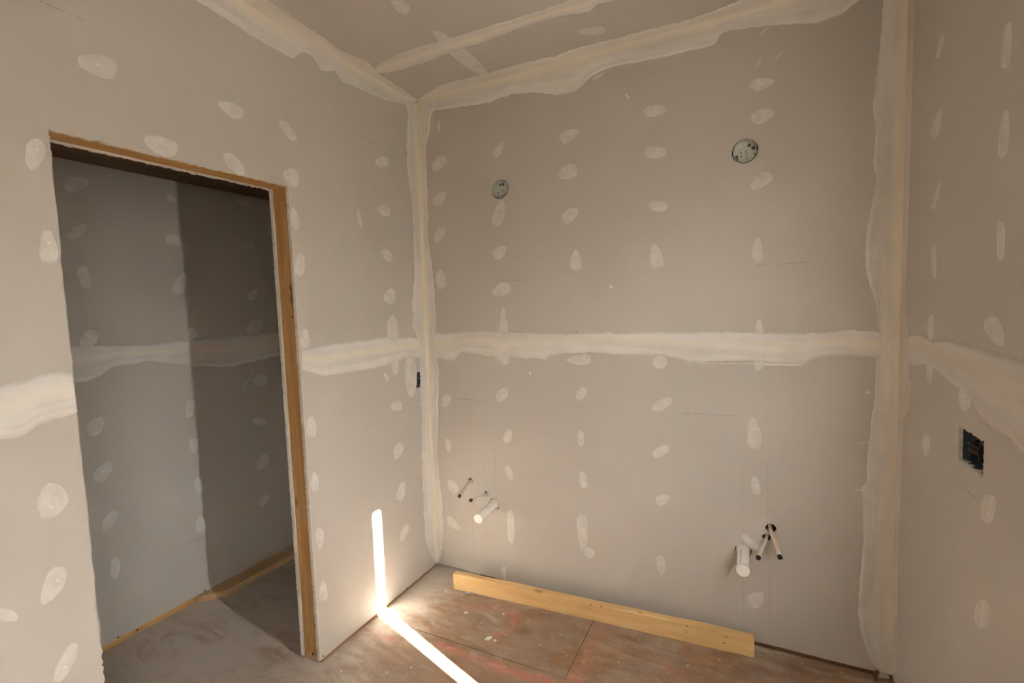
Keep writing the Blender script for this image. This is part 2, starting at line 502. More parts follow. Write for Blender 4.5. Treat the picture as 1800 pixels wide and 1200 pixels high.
# nail holes and the dark knot on the door stud
def disc_on(name, P, n, r, m, parent, stretch=(1, 1), rot=0.0):
    n = Vector(n); u, w = frame(n)
    u, w = u * math.cos(rot) + w * math.sin(rot), w * math.cos(rot) - u * math.sin(rot)
    bm = bmesh.new()
    ring = [bm.verts.new(Vector(P) + n * 0.0002 + u * (r * stretch[0] * math.cos(k * math.tau / 10)) + w * (r * stretch[1] * math.sin(k * math.tau / 10))) for k in range(10)]
    base = [bm.verts.new(v.co - n * 0.0022) for v in ring]
    bm.faces.new(ring)
    for k in range(10): bm.faces.new((ring[k], base[k], base[(k + 1) % 10], ring[(k + 1) % 10]))
    return from_bm(name, bm, m, parent)
JAMB = Plane(1, DY1 + .003, -1)
m_knot = mat_plain('wood_knot', (0.13, 0.055, 0.018), 0.7, var=0.25)
for (x, y) in [(497, 345), (496, 352), (500, 358), (503, 361), (541, 956), (544, 966), (545, 1118), (551, 1124), (513, 580), (527, 712), (530, 740), (519, 652), (535, 800), (524, 668)]:
    disc_on('nail_hole', JAMB.px(x, y), (0, -1, 0), 0.0022, m_knot, jr)
disc_on('knot', JAMB.px(511, 507), (0, -1, 0), 0.006, m_knot, jr, (0.7, 2.6), 0.35)
disc_on('knot', JAMB.px(514, 557), (0, -1, 0), 0.0045, m_knot, jr)
HEAD = Plane(2, DZ + .0015, -1)
for (x, y) in [(173, 257), (174, 260), (398, 306)]:
    disc_on('nail_hole', HEAD.px(x, y), (0, 0, -1), 0.0025, m_knot, hd)

# right wall: two boxes, and further towards the camera a window boarded up but for a narrow gap and added fill slots
RA = (-0.068, -0.022, 1.103, 1.190); RBX = (-0.770, -0.606, 1.104, 1.194)
wall_right = sheet('wall_right', RIGHT, [[(0.0, 0.012), (0.0, H), (YR, H), (YR, 0.012)], [(GB0, SILL), (GAP1, SILL), (GAP1, GAPZ), (GB0, GAPZ)],
                                         ragrect(*RA, 0.0012, 51), ragrect(*RBX, 0.0022, 61, 0.005)])
tag(wall_right, 'taped gypsum board wall with a wide cut-out full of wires', 'wall', kind='structure')
box('light_seal_backing', (W + .103, GAP1 + .12, 0.0), (W + .118, 0.12, H), m_seal, wall_right)
box('light_seal_backing', (W + .103, YR, 0.0), (W + .118, GB0 - .12, H), m_seal, wall_right)
box('light_seal_backing', (W + .103, GB0 - .12, GAPZ + .12), (W + .118, GAP1 + .12, H), m_seal, wall_right)
box('light_seal_backing', (W + .103, GB0 - .12, 0.0), (W + .118, GAP1 + .12, SILL - .10), m_seal, wall_right)
ply = empty('window_1', (W, (GB0 + GAP1) / 2, SILL))
ed = [GAP0] + [v for p in FILL_SLOTS for v in (p[1], p[0])]
for a, b in zip(ed[0::2], ed[1::2]):
    c = ply.location
    box('added_plank', Vector((W - .013, b, SILL - .09)) - c, Vector((W - .001, a, GAPZ + .09)) - c, m_ply, ply)  # unseen planks, added to shape the gap and the fill slots
tag(ply, 'unseen window boarded up with plywood, a sun gap and added fill-light slots', 'window', kind='structure')

wall_rear = sheet('wall_rear', Plane(1, YR, 1), [rect(-0.02, W + .02, 0.0, H)], face=m_ply)  # dull plywood face chosen to lower the light bounced forward
tag(wall_rear, 'unseen rear wall facing the pipe stubs, plywood face added to cut bounced light', 'wall', kind='structure')
ceiling = sheet('ceiling', CEIL, [rect(-.12, W + .12, YR - .02, .12)])
tag(ceiling, 'unpainted gypsum board ceiling with taped seams', 'ceiling', kind='structure')
box('ceiling_light_seal', (-1.3, YR - .1, H + .02), (W + .14, HY1 + .12, H + .05), m_seal, ceiling)  # unseen sheet added above the ceiling to seal out light

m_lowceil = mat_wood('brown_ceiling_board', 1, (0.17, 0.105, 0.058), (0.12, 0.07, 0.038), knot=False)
wall_hall = sheet('wall_passage', HALL, [ragged((HY0, 0.034), (HY1, 0.034), 0.05, 0.001, 77) + [(HY1, 0.034), (HY1, HZ), (HY0, HZ)]])
tag(wall_hall, 'dim gypsum board wall of the passage beyond the doorway', 'wall', kind='structure')
box('light_seal_backing', (HX - .118, HY0, 0.0), (HX - .103, HY1, H), m_seal, wall_hall)
box('sole_plate', (HX - .10, HY0, 0.0), (HX - TH + .006, HY1, 0.0375), m_wood_y, wall_hall, 0.002)
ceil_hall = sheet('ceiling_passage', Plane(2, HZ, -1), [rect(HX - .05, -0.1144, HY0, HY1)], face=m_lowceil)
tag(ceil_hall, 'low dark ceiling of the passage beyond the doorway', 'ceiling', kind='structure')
for nm, y in (('wall_passage_end', HY1), ('wall_passage_near', HY0)):
    w = box(nm, (HX - .12, y - .006, 0.0), (-.10, y + .006, H), m_paper)
    tag(w, 'plain board closing the ' + ('far' if y > 0 else 'near') + ' end of the passage', 'wall', kind='structure')

# ------------------------------------------------------------------ joint compound: bands, patches
def interp(pl, k, s):
    for a, b in zip(pl, pl[1:]):
        if a[k] <= s <= b[k]:
            t = (s - a[k]) / max(1e-6, b[k] - a[k])
            return (a[0] + (b[0] - a[0]) * t, a[1] + (b[1] - a[1]) * t)
    return pl[0] if s < pl[0][k] else pl[-1]

def band(plane, A, B, key, parent, tape, off, step=5.0, rag=1.1, seed=0, ragB=True, rows=8, bulge=0.0012, cove=None, mud=None):
    """a feathered strip of compound between two outlines given in photo pixels, laid on a wall"""
    A = sorted(A, key=lambda p: p[key]); B = sorted(B, key=lambda p: p[key])
    lo = min(A[0][key], B[0][key]); hi = max(A[-1][key], B[-1][key])
    n = int((hi - lo) / step) + 1
    r = random.Random(seed)
    bm = bmesh.new()
    uvl = bm.loops.layers.uv.new('UVMap')
    ta = bm.verts.layers.float.new('tape')
    grid = []; L = 0.0; prev = None
    for i in range(n + 1):
        s = lo + (hi - lo) * i / n
        a = list(interp(A, key, s)); b = list(interp(B, key, s))
        ja = noise.noise((s * 0.11, seed * 3.1, 0.3)) * rag * 1.7 + noise.noise((s * 0.5, seed * 3.1, 4.3)) * rag
        a[1 - key] += ja
        if ragB: b[1 - key] += noise.noise((s * 0.11, seed * 3.1, 9.3)) * rag * 1.7 + noise.noise((s * 0.5, seed * 3.1, 7.3)) * rag
        mid = plane.px((a[0] + b[0]) / 2, (a[1] + b[1]) / 2)
        if prev: L += (mid - prev).length
        prev = mid
        row = []
        pa, pb = plane.px(*a), plane.px(*b)
        for j in range(rows + 1):
            t = j / rows
            h = off + bulge * min(1.0, 6 * t, 6 * (1 - t) if ragB else 1.0)
            P = pa.lerp(pb, t) + plane.n * h
            if cove is not None and j == rows: P = pb + (plane.n + cove) * 0.0032
            v = bm.verts.new(P)
            v[ta] = tape(t)
            row.append((v, L, t))
        grid.append(row)
    wid = (plane.px(*A[len(A) // 2]) - plane.px(*interp(B, key, A[len(A) // 2][key]))).length
    for g0, g1 in zip(grid, grid[1:]):
        for j in range(rows):
            q = (g0[j], g0[j + 1], g1[j + 1], g1[j])
            f = bm.faces.new([x[0] for x in q])
            f.smooth = True
            for lp, x in zip(f.loops, q): lp[uvl].uv = (x[1], x[2] * wid * 1.0 + seed)
        for j in ((0,) if cove is not None else (0, rows)):          # edges run down into the board
            v0, v1 = g0[j][0], g1[j][0]
            w0 = bm.verts.new(v0.co - plane.n * (off + .0006)); w1 = bm.verts.new(v1.co - plane.n * (off + .0006))
            bm.faces.new((v0, v1, w1, w0))
    return from_bm('joint_compound', bm, mud or m_mud, parent)

mid_tape = lambda t: max(0.0, 1 - abs(t - 0.42) / 0.20)
cor_tape = lambda t: min(1.0, max(0.0, (t - 0.55) / 0.30))
up_tape = lambda t: max(0.0, 1 - abs(t - 0.5) / 0.24)
thin = lambda t: 0.4 * t

cBL = [pix((0, 0, z)) for z in (H, .012)]              # corner back / left
cBR = [pix((W, 0, z)) for z in (H, .012)]
cCB = [pix((x, 0, H)) for x in (0.0, W)]               # ceiling / back
cCL = [pix((0, y, H)) for y in (0.0, -1.9)]
def sub(line, key, a, b):
    (x0, y0), (x1, y1) = line
    f = lambda s: (x0 + (x1 - x0) * (s - (x0, y0)[key]) / ((x1, y1)[key] - (x0, y0)[key]), y0 + (y1 - y0) * (s - (x0, y0)[key]) / ((x1, y1)[key] - (x0, y0)[key]))
    return [f(a), f(b)]

# horizontal seams
band(BACK, [(748, 586), (766, 584), (780, 587), (800, 585), (840, 581), (880, 583), (920, 583), (1000, 585), (1060, 584), (1070, 582), (1085, 586), (1150, 584), (1250, 583), (1340, 584), (1440, 585), (1500, 580), (1562, 583), (1580, 583)],
     [(748, 632), (775, 630), (788, 634), (800, 633), (805, 624), (814, 619), (830, 620), (850, 624), (868, 626), (880, 638), (890, 642), (897, 627), (920, 630), (940, 629), (958, 633), (968, 624), (985, 622), (1033, 620), (1080, 623), (1140, 624), (1180, 627), (1215, 636), (1300, 634), (1340, 636), (1410, 641), (1430, 630), (1460, 625), (1562, 631), (1580, 631)],
     0, wall_back, mid_tape, 0.0004, seed=1)
band(BACK, [(1200, 636), (1290, 637), (1350, 638), (1410, 641)], [(1200, 637), (1240, 640), (1300, 639), (1360, 643), (1410, 643)], 0, wall_back, thin, 0.0003, seed=2, rag=0.5, rows=3)
band(LEFT, [(531, 614), (560, 610), (600, 603), (640, 597), (685, 592), (700, 594), (745, 592)],
     [(531, 650), (550, 657), (570, 662), (585, 659), (610, 656), (650, 648), (690, 640), (708, 630), (745, 628)], 0, wall_left, mid_tape, 0.0004, seed=3, step=4)
DL = [pix((0, DY0, z))[0] for z in (1.45, 1.25)]
band(LEFT, [pix((0, -2.1, 1.44)), (-160, 712), (0, 679), (30, 672), (60, 662), (85, 655), (105, 653), (DL[0] - .5, 655)],
     [pix((0, -2.1, 1.27)), (-160, 815), (0, 773), (30, 770), (50, 760), (65, 748), (90, 740), (115, 733), (DL[1] - 3.0, 724)], 0, wall_left, mid_tape, 0.0004, seed=4)
band(RIGHT, [(1578, 589), (1615, 587), (1625, 590), (1638, 600), (1665, 597), (1700, 605), (1740, 615), (1800, 634), (1880, 664), pix((W, GAP1, 1.43))],
     [(1578, 645), (1625, 640), (1650, 655), (1675, 675), (1690, 687), (1706, 702), (1725, 735), (1750, 755), (1775, 768), (1800, 795), (1880, 845), pix((W, GAP1, 1.25))], 0, wall_right, lambda t: max(0, 1 - abs(t - .38) / .2), 0.0004, seed=5, rag=.7, mud=m_mud2)
band(HALL, [(70, 610), (122, 608), (206, 608), (264, 606), (325, 596), (425, 587), (494, 585), (560, 582)],
     [(70, 678), (130, 673), (149, 671), (172, 663), (188, 652), (200, 645), (233, 639), (264, 635), (318, 640), (348, 642), (406, 645), (425, 640), (498, 623), (560, 615)], 0, wall_hall, mid_tape, 0.0004, seed=6)
# inside corners
band(BACK, [(cCB[0][0] + 26, 182), (765, 192), (757, 202), (755, 230), (748, 260), (750, 300), (752, 400), (754, 430), (760, 470), (764, 520), (766, 560), (764, 600), (771, 650), (770, 700), (768, 800), (774, 850), (780, 900), (781, 935), (778, 960), (773, 985), (770, 990)],
     sub(cBL, 1, 181, 992), 1, wall_back, cor_tape, 0.0007, seed=7, ragB=False, cove=Vector((1, 0, 0)))
band(LEFT, [(712, 182), (716, 190), (718, 205), (715, 230), (716, 300), (724, 355), (727, 400), (728, 500), (725, 530), (725, 578), (731, 582), (737, 620), (740, 700), (742, 760), (742, 830), (745, 900), (748, 950), (756, 975), (763, 986)],
     sub(cBL, 1, 181, 989), 1, wall_left, cor_tape, 0.0007, seed=8, ragB=False, cove=Vector((0, -1, 0)))
band(BACK, [(1556, -60), (1552, 0), (1545, 100), (1534, 190), (1540, 220), (1535, 285), (1541, 315), (1535, 345), (1526, 395), (1521, 440), (1523, 480), (1532, 510), (1540, 530), (1546, 600), (1540, 640), (1537, 700), (1530, 760), (1525, 800), (1524, 848), (1514, 856), (1518, 880), (1517, 960), (1510, 1040), (1509, 1080), (1513, 1110), (1525, 1150), (1541, 1176)],
     sub(cBR, 1, -60, 1186), 1, wall_back, cor_tape, 0.0007, seed=9, ragB=False, cove=Vector((-1, 0, 0)))
band(RIGHT, [(1613, -40), (1610, 0), (1600, 300), (1592, 500), (1600, 590), (1602, 640), (1600, 655), (1598, 720), (1588, 740), (1584, 850), (1580, 1000), (1576, 1180)],
     sub(cBR, 1, -40, 1186), 1, wall_right, thin, 0.0007, seed=10, ragB=False, cove=Vector((0, -1, 0)), rows=4, rag=.5, mud=m_mud2)
band(BACK, [(738, 190), (770, 193), (800, 190), (860, 180), (900, 166), (940, 162), (980, 167), (1008, 162), (1024, 150), (1030, 141), (1060, 122), (1090, 115), (1130, 108), (1190, 95), (1255, 79), (1268, 58), (1285, 53), (1350, 45), (1440, 40), (1480, 25), (1510, 0), (1540, -20), (1590, -40)],
     sub(cCB, 0, 734, 1590), 0, wall_back, cor_tape, 0.0005, seed=11, ragB=False, cove=Vector((0, 0, -1)))
band(CEIL, [(735, 174), (752, 163), (768, 153), (790, 145), (860, 128), (920, 110), (980, 98), (1010, 85), (1040, 78), (1110, 60), (1170, 44), (1200, 38), (1240, 25), (1290, 5), (1350, -18), (1430, -45), (1600, -90)],
     sub(cCB, 0, 734, 1600), 0, ceiling, lambda t: 0.75 * t, 0.0005, seed=12, ragB=False, cove=Vector((0, -1, 0)))
band(LEFT, [(250, -62), (345, 0), (400, 36), (440, 62), (480, 85), (514, 102), (524, 96), (532, 91), (550, 98), (563, 124), (575, 127), (588, 125), (602, 144), (615, 148), (640, 160), (670, 172), (690, 178), (712, 184), (727, 192)],
     sub(cCL, 0, 727, 250), 0, wall_left, cor_tape, 0.0005, seed=13, ragB=False, cove=Vector((0, 0, -1)))
band(CEIL, [(380, -62), (470, 0), (520, 34), (570, 68), (592, 84), (602, 92), (640, 104), (655, 118), (668, 131), (700, 152), (722, 167), (733, 175)],
     sub(cCL, 0, 733, 380), 0, ceiling, lambda t: 0.75 * t, 0.0006, seed=14, ragB=False, cove=Vector((1, 0, 0)))
# ceiling seam and its cross butt joint
band(CEIL, [(655, 121), (675, 108), (700, 96), (745, 80), (770, 74), (790, 68), (860, 46), (920, 28), (980, 8), (1010, -4), (1100, -30), (1250, -75)],
     [(655, 127), (672, 128), (700, 125), (740, 112), (790, 92), (850, 75), (920, 48), (970, 33), (1020, 25), (1036, 22), (1050, 8), (1090, 0), (1180, -26), (1250, -48)], 0, ceiling, up_tape, 0.0009, seed=15)

def patch(plane, parent, cx, cy, L, Wd, ang, spot=True, seed=0, skew=None, m=None, off=0.0002):
    g = random.Random(seed * 77 + int(cx * 3 + cy))
    ca, sa = math.cos(math.radians(ang)), math.sin(math.radians(ang))
    sk = g.uniform(-.45, .45) if skew is None else skew
    pw = g.uniform(.75, 1.0); n = 22
    wob = [g.uniform(.88, 1.08) for _ in range(n)]
    wob = [(wob[k] + wob[k - 1]) / 2 if g.random() < .6 else wob[k] for k in range(n)]
    ph = g.uniform(-.3, .3)
    def ring(s, h):
        out = []
        for k in range(n):
            th = k * math.tau / n + ph * 0.2
            c, q = math.cos(th), math.sin(th)
            x = L / 2 * math.copysign(abs(c) ** pw, c) * wob[k] * s
            y = Wd / 2 * math.copysign(abs(q) ** pw, q) * (1 + sk * c) * wob[(k * 3) % n] * s
            out.append(plane.px(cx + x * ca - y * sa, cy + x * sa + y * ca) + plane.n * h)
        return out
    bm = bmesh.new()
    R = [[bm.verts.new(p) for p in ring(s, h)] for s, h in ((1.0, -0.0004), (1.0, off), (0.86, off + .0006))]
    for a, b in zip(R, R[1:]):
        for k in range(n): bm.faces.new((a[k], a[(k + 1) % n], b[(k + 1) % n], b[k]))
    bm.faces.new(R[-1])
    o = from_bm('compound_patch', bm, m or m_patch, parent)
    if spot:
        fx, fy = g.uniform(-.16, .16) * L, g.uniform(-.1, .1) * Wd
        P = plane.px(cx + fx * ca - fy * sa, cy + fx * sa + fy * ca)
        u, w = frame(plane.n); r0 = g.uniform(.0042, .0062)
        bm = bmesh.new()
        ra = [bm.verts.new(P + plane.n * (off + .0004) + (u * math.cos(k * math.tau / 8) + w * math.sin(k * math.tau / 8)) * r0 * g.uniform(.8, 1.2)) for k in range(8)]
        ct = bm.verts.new(P + plane.n * (off + .0016))
        for k in range(8): bm.faces.new((ra[k], ra[(k + 1) % 8], ct))
        from_bm('filled_screw_dimple', bm, m_spot, o)
    return o

back_p = [(1151, 195, 40, 20, -10), (1000, 238, 36, 20, -30), (877, 263, 30, 12, -60), (771, 288, 30, 18, -50), (1153, 268, 38, 20, 0),
 (998, 303, 36, 24, -25), (773, 348, 28, 16, -45), (877, 376, 46, 20, -75), (1157, 362, 34, 20, 5), (1002, 378, 32, 20, -40),
 (1340, 147, 44, 20, -12), (1340, 204, 42, 24, -20), (1338, 318, 44, 22, -35), (773, 412, 30, 15, -60), (879, 443, 28, 20, -40),
 (774, 489, 36, 18, 85), (882, 509, 34, 22, -25), (1012, 457, 38, 18, 88), (1153, 450, 44, 22, 80), (1018, 632, 46, 18, -3, 0),
 (886, 592, 104, 19, 88, 0, .45), (1160, 636, 26, 24, 0, 0), (784, 704, 24, 15, -75), (883, 693, 28, 18, -50), (1021, 693, 26, 16, -60),
 (1165, 710, 40, 18, -30), (893, 766, 26, 14, -75), (1021, 770, 30, 12, 88), (788, 783, 24, 10, 80), (1162, 793, 34, 18, -30),
 (1332, 441, 44, 18, 90), (1335, 606, 92, 20, 90, 0), (1325, 762, 56, 24, 85), (796, 855, 28, 16, 65), (797, 920, 32, 14, 45),
 (895, 831, 28, 12, 70), (898, 925, 62, 14, 88), (1025, 843, 32, 14, 80), (1024, 938, 70, 18, 86), (1033, 970, 26, 16, 40, 0), (1165, 878, 26, 18, -20),
 (1162, 993, 34, 16, 85), (886, 1007, 26, 7, 85, 0), (1328, 853, 32, 16, 80), (1319, 953, 40, 14, 42, 0), (1330, 1052, 32, 28, -40)]
left_p = [(172, 115, 74, 36, 18), (406, 192, 54, 22, 27), (506, 229, 44, 16, 52), (61, 270, 56, 36, 100), (412, 288, 50, 22, 48),
 (282, 255, 64, 32, 22), (513, 313, 38, 26, 65), (518, 385, 40, 14, 80), (672, 284, 24, 20, 0), (675, 370, 26, 18, 30), (632, 384, 34, 7, 80, 0),
 (84, 433, 62, 32, 85), (527, 466, 42, 18, 95), (536, 594, 36, 15, 90), (547, 750, 38, 17, 90), (680, 448, 28, 16, 50), (686, 519, 28, 20, -75),
 (692, 607, 104, 18, 86, 0), (722, 660, 74, 22, 88, 0, 0.0), (697, 714, 20, 17, 0), (700, 793, 30, 15, -70), (706, 862, 34, 13, -75), (711, 935, 30, 11, -70),
 (90, 882, 64, 50, -65), (93, 1028, 76, 34, -62), (116, 1164, 78, 26, -63), (5, 1080, 56, 22, 10, 0), (553, 846, 34, 15, 90), (562, 946, 38, 14, 90), (568, 1038, 36, 14, 90),
 (679, 662, 18, 6, 60, 0)]
right_p = [(1653, 79, 46, 9, 102, 0), (1770, 80, 88, 18, 95, 0), (1648, 217, 58, 15, 105, 0), (1765, 235, 86, 18, 95, 0), (1646, 343, 56, 8, 105, 0),
 (1642, 460, 58, 9, 88, 0), (1759, 424, 72, 15, 90, 0), (1636, 577, 50, 10, 92, 0), (1750, 584, 58, 28, 65, 0), (1634, 652, 42, 11, 90, 0), (1697, 703, 44, 22, 90, 0),
 (1593, 682, 60, 15, 85, 0), (1628, 783, 40, 13, 95, 0), (1737, 893, 52, 26, 95), (1727, 1080, 54, 28, 90, 0)]
hall_p = [(134, 323, 46, 26, -10), (302, 349, 22, 13, 30), (429, 354, 26, 16, 0, 0), (136, 407, 40, 18, -35), (308, 422, 34, 20, 10), (434, 432, 26, 13, 0, 0),
 (148, 487, 42, 22, 75), (318, 497, 42, 22, -65), (444, 518, 22, 14, -45), (155, 597, 40, 28, -45), (334, 589, 30, 20, -45, 0), (447, 576, 30, 24, -40), (457, 668, 26, 20, 0),
 (170, 748, 36, 24, -50), (334, 718, 34, 16, -80), (456, 740, 24, 14, 0), (183, 828, 46, 22, -50), (340, 783, 28, 14, 88), (461, 813, 32, 18, -55), (192, 916, 42, 18, -60),
 (349, 853, 30, 15, 85), (463, 880, 26, 12, -50), (202, 998, 38, 17, 92), (353, 921, 30, 18, 85), (436, 668, 44, 3, -60, 0)]
ceil_p = [(702, 8, 46, 20, 40, 0), (1040, 54, 50, 14, -5, 0), (809, 94, 120, 25, 40, 0, 0.0)]
for pl, par, lst in ((BACK, wall_back, back_p), (LEFT, wall_left, left_p), (RIGHT, wall_right, right_p), (HALL, wall_hall, hall_p), (CEIL, ceiling, ceil_p)):
    for i, q in enumerate(lst):
        patch(pl, par, *q[:5], spot=(len(q) < 6), seed=i, skew=q[6] if len(q) > 6 else None)

# factory stamps (too small to read), pencil plumb lines, open screw holes
def stamp(plane, parent, p, q, seed, hgt=2.4):
    g = random.Random(seed)
    A, B = plane.px(*p), plane.px(*q); d = (B - A); L = d.length; d.normalize(); up = plane.n.cross(d)
    if up.z < 0: up = -up
    hh = 0.0055
    bm = bmesh.new(); s = 0.0
    while s < L - .008:
        w = g.uniform(.0025, .0055)
        if g.random() < .82:
            for (a, b, c, e) in ((0, .0011, 0, 1), (w - .0011, w, g.choice((0, .4)), 1), (0, w, *g.choice(((.8, 1), (.4, .6), (0, .2))))):
                vs = [bm.verts.new(A + d * (s + u) + up * (hh * (v - .5)) + plane.n * .0003) for u, v in ((a, c), (b, c), (b, e), (a, e))]
                bm.faces.new(vs)
        s += w + .0022
    return from_bm('printed_stamp', bm, m_stamp, parent)
for i, (pl, par, p, q) in enumerate([(LEFT, wall_left, (70, 2), (152, 38)), (LEFT, wall_left, (622, 236), (674, 258)), (BACK, wall_back, (871, 495), (935, 491)),
    (BACK, wall_back, (1324, 467), (1431, 460)), (BACK, wall_back, (800, 701), (860, 704)), (BACK, wall_back, (1203, 726), (1294, 731)),
    (RIGHT, wall_right, (1681, 846), (1722, 882)), (HALL, wall_hall, (322, 957), (376, 936)), (HALL, wall_hall, (128, 503), (142, 503))]):
    stamp(pl, par, p, q, 300 + i)

def wline(plane, parent, p, q, wid=0.0012):
    A, B = plane.px(*p), plane.px(*q); d = (B - A).normalized(); s = plane.n.cross(d) * wid / 2
    bm = bmesh.new()
    bm.faces.new([bm.verts.new(v + plane.n * .00025) for v in (A - s, A + s, B + s, B - s)])
    return from_bm('pencil_line', bm, m_pencil, parent)
for p, q in [((824, 735), (833, 995)), ((849, 742), (856, 1000)), ((868, 738), (877, 1004)), ((1304, 822), (1307, 1085)), ((1349, 812), (1351, 1110)), ((1354, 820), (1356, 1112))]:
    wline(BACK, wall_back, p, q)
for pl, par, pts in ((HALL, wall_hall, [(208, 1120), (242, 1107), (360, 1038), (387, 1027), (392, 1025), (474, 972)]),
                     (BACK, wall_back, [(798, 997), (1013, 583), (950, 1036), (1327, 270)]), (LEFT, wall_left, [(716, 1033), (568, 1153), (550, 1149)])):
    for (x, y) in pts:
        disc_on('screw_hole', pl.px(x, y), pl.n, 0.0042 if pl is not BACK else 0.003, m_black, par)
# small smears of compound
for (x, y, l, w, a) in [(1052, 134, 30, 5, -32), (1103, 170, 10, 3, 60), (1345, 52, 22, 5, -45), (1335, 108, 26, 3, -60), (1370, 97, 24, 3, -50), (1074, 504, 6, 4, 40), (932, 656, 3, 5, 0), (1525, 690, 6, 4, -50), (1517, 778, 24, 3, -10), (1511, 861, 20, 3, -5), (771, 222, 3, 20, 0)]:
    patch(BACK, wall_back, x, y, l, w, a, spot=False, m=m_spot if l < 12 else None)

# ------------------------------------------------------------------ round lamp boxes on the back wall
def lamp_box(u, v, label, variant):
    root = empty('lamp_junction_box', (u, 0, v))
    tag(root, label, 'electrical box', 'round lamp boxes in the back wall')
    dep = 0.036
    bm = bmesh.new(); n = 36
    def rg(r, y): return [bm.verts.new((r * math.cos(k * math.tau / n), y, r * math.sin(k * math.tau / n))) for k in range(n)]
    o0, o1 = rg(0.0462, 0.003), rg(0.0462, dep); i0, i1 = rg(0.0448, 0.003), rg(0.0440, dep - .0015)
    for a, b in ((o0, o1), (i0, o0), (i1, i0)):
        for k in range(n): bm.faces.new((a[k], a[(k + 1) % n], b[(k + 1) % n], b[k]))
    bm.faces.new(o1); bm.faces.new(i1)
    from_bm('box_shell', bm, m_galv, root)
    yb = dep - .0015
    def dsc(name, x, z, r, m, h=.0012):
        tube(name, [(x, yb - .0002, z), (x, yb - h, z)], r, m, root, 14, smooth=False)
    if variant:
        kn = [(0.016, 0.030, .0075), (0.031, 0.016, .0075), (-0.033, -0.012, .006), (-0.030, -0.024, .005)]
        sc = [(-0.016, 0.003, .0028), (-0.015, -0.012, .0028)]
        dots = [(0.014, 0.004), (0.016, -0.004), (0.006, -0.016), (-0.002, -0.020), (0.0, 0.008)]
    else:
        kn = [(-0.014, 0.031, .0065), (0.003, 0.032, .008), (0.029, -0.028, .0065), (-0.028, -0.030, .006)]
        sc = [(-0.031, -0.007, .0035), (-0.022, -0.019, .003), (0.010, -0.031, .0028)]
        dots = [(0.022, 0.009), (0.027, 0.001), (0.018, -0.020), (0.02, -0.027)]
    for x, z, r in kn: dsc('knockout', x, z, r, m_dark)
    for x, z, r in sc: dsc('screw_hole', x, z, r, m_black)
    for x, z in dots: dsc('screw_head', x, z, .0024, m_clamp, .003)
    if not variant: dsc('flare_disc', -0.026, 0.006, .006, m_clamp, .004)  # pale disc added as a painted bright flare
    bm = bmesh.new()
    if variant:
        add_box(bm, (-0.012, yb - .010, -0.0035), (0.017, yb - .0005, 0.0035), 0.0008)
        R = Matrix.Rotation(math.radians(-32), 4, 'Y'); T = Matrix.Translation((-0.011, 0, 0.022))
        cab = [(0.004, yb + .002, 0.012), (0.005, yb - .008, 0.004), (0.006, yb - .010, -0.014), (0.009, yb - .004, -0.036), (0.0095, 0.004, -0.044)]
    else:
        add_box(bm, (-0.024, yb - .010, -0.003), (0.026, yb - .0005, 0.003), 0.0008)
        R = Matrix.Rotation(math.radians(-27), 4, 'Y'); T = Matrix.Translation((-0.001, 0, -0.022))
        cab = [(-0.005, yb + .002, 0.006), (-0.004, yb - .008, 0.0), (0.002, yb - .009, -0.006), (0.008, yb - .004, -0.01)]
    bmesh.ops.transform(bm, matrix=T @ R, verts=bm.verts)
    from_bm('cable_clamp', bm, m_clamp, root)
    tube('cable', bez(cab, 6), 0.0032, m_cable, root, 8)
    return root
lamp_box(*JB[0], 'round galvanised lamp box above the supply stubs nearest the doorway', 0)
lamp_box(*JB[1], 'round galvanised lamp box above the drain stub by the shaded corner', 1)

# ------------------------------------------------------------------ drain stubs
def drain(u, v, tip, label):
    root = empty('drain_stub_pipe', (u, 0, v))
    tag(root, label, 'pipe', 'white drain stubs in the back wall')
    tx, ty, tz = tip[0] - u, tip[1], tip[2] - v
    d = Vector((tx, ty, tz)); dn = d.normalized()
    tube('pipe', [Vector((0, 0.085, 0)), Vector((0, 0, 0)), d - dn * .004], 0.0238, m_pvc, root, 28)
    tube('cap', [d - dn * .016, d - dn * .0015, d], [0.0262, 0.0262, 0.0250], m_cap, root, 28)
    tube('hub_collar', [Vector((0, 0.06, 0)), Vector((0, 0.001, 0)), Vector((0, -0.002, 0))], [0.0290, 0.0290, 0.0278], m_pvc, root, 28)
    # blurred purple print along the top of the pipe
    u_, w_ = frame(dn)
    if w_.z < 0: w_ = -w_
    side = u_ if u_.x < 0 else -u_
    g = random.Random(int(u * 100))
    bm = bmesh.new(); s = 0.025
    nn = (w_ * 0.93 + side * 0.36).normalized()
    tt = dn.cross(nn)
    while s < d.length - .03:
        L = g.uniform(.004, .011)
        vs = [bm.verts.new(dn * a + nn * .0241 + tt * b) for a, b in ((s, -.0022), (s + L, -.0022), (s + L, .0022), (s, .0022))]
        bm.faces.new(vs); s += L + g.uniform(.002, .005)
    pl = [o for o in root.children if o.name.startswith('pipe')][0]
    from_bm('printed_marking', bm, m_print, pl)
    return root
drain(*DR[0], onto(1, -0.178, 840, 912), 'white plastic drain stub with flat cap, nearest the doorway')
drain(*DR[1], onto(1, -0.178, 1306, 1003), 'white plastic drain stub with flat cap by the shaded corner')

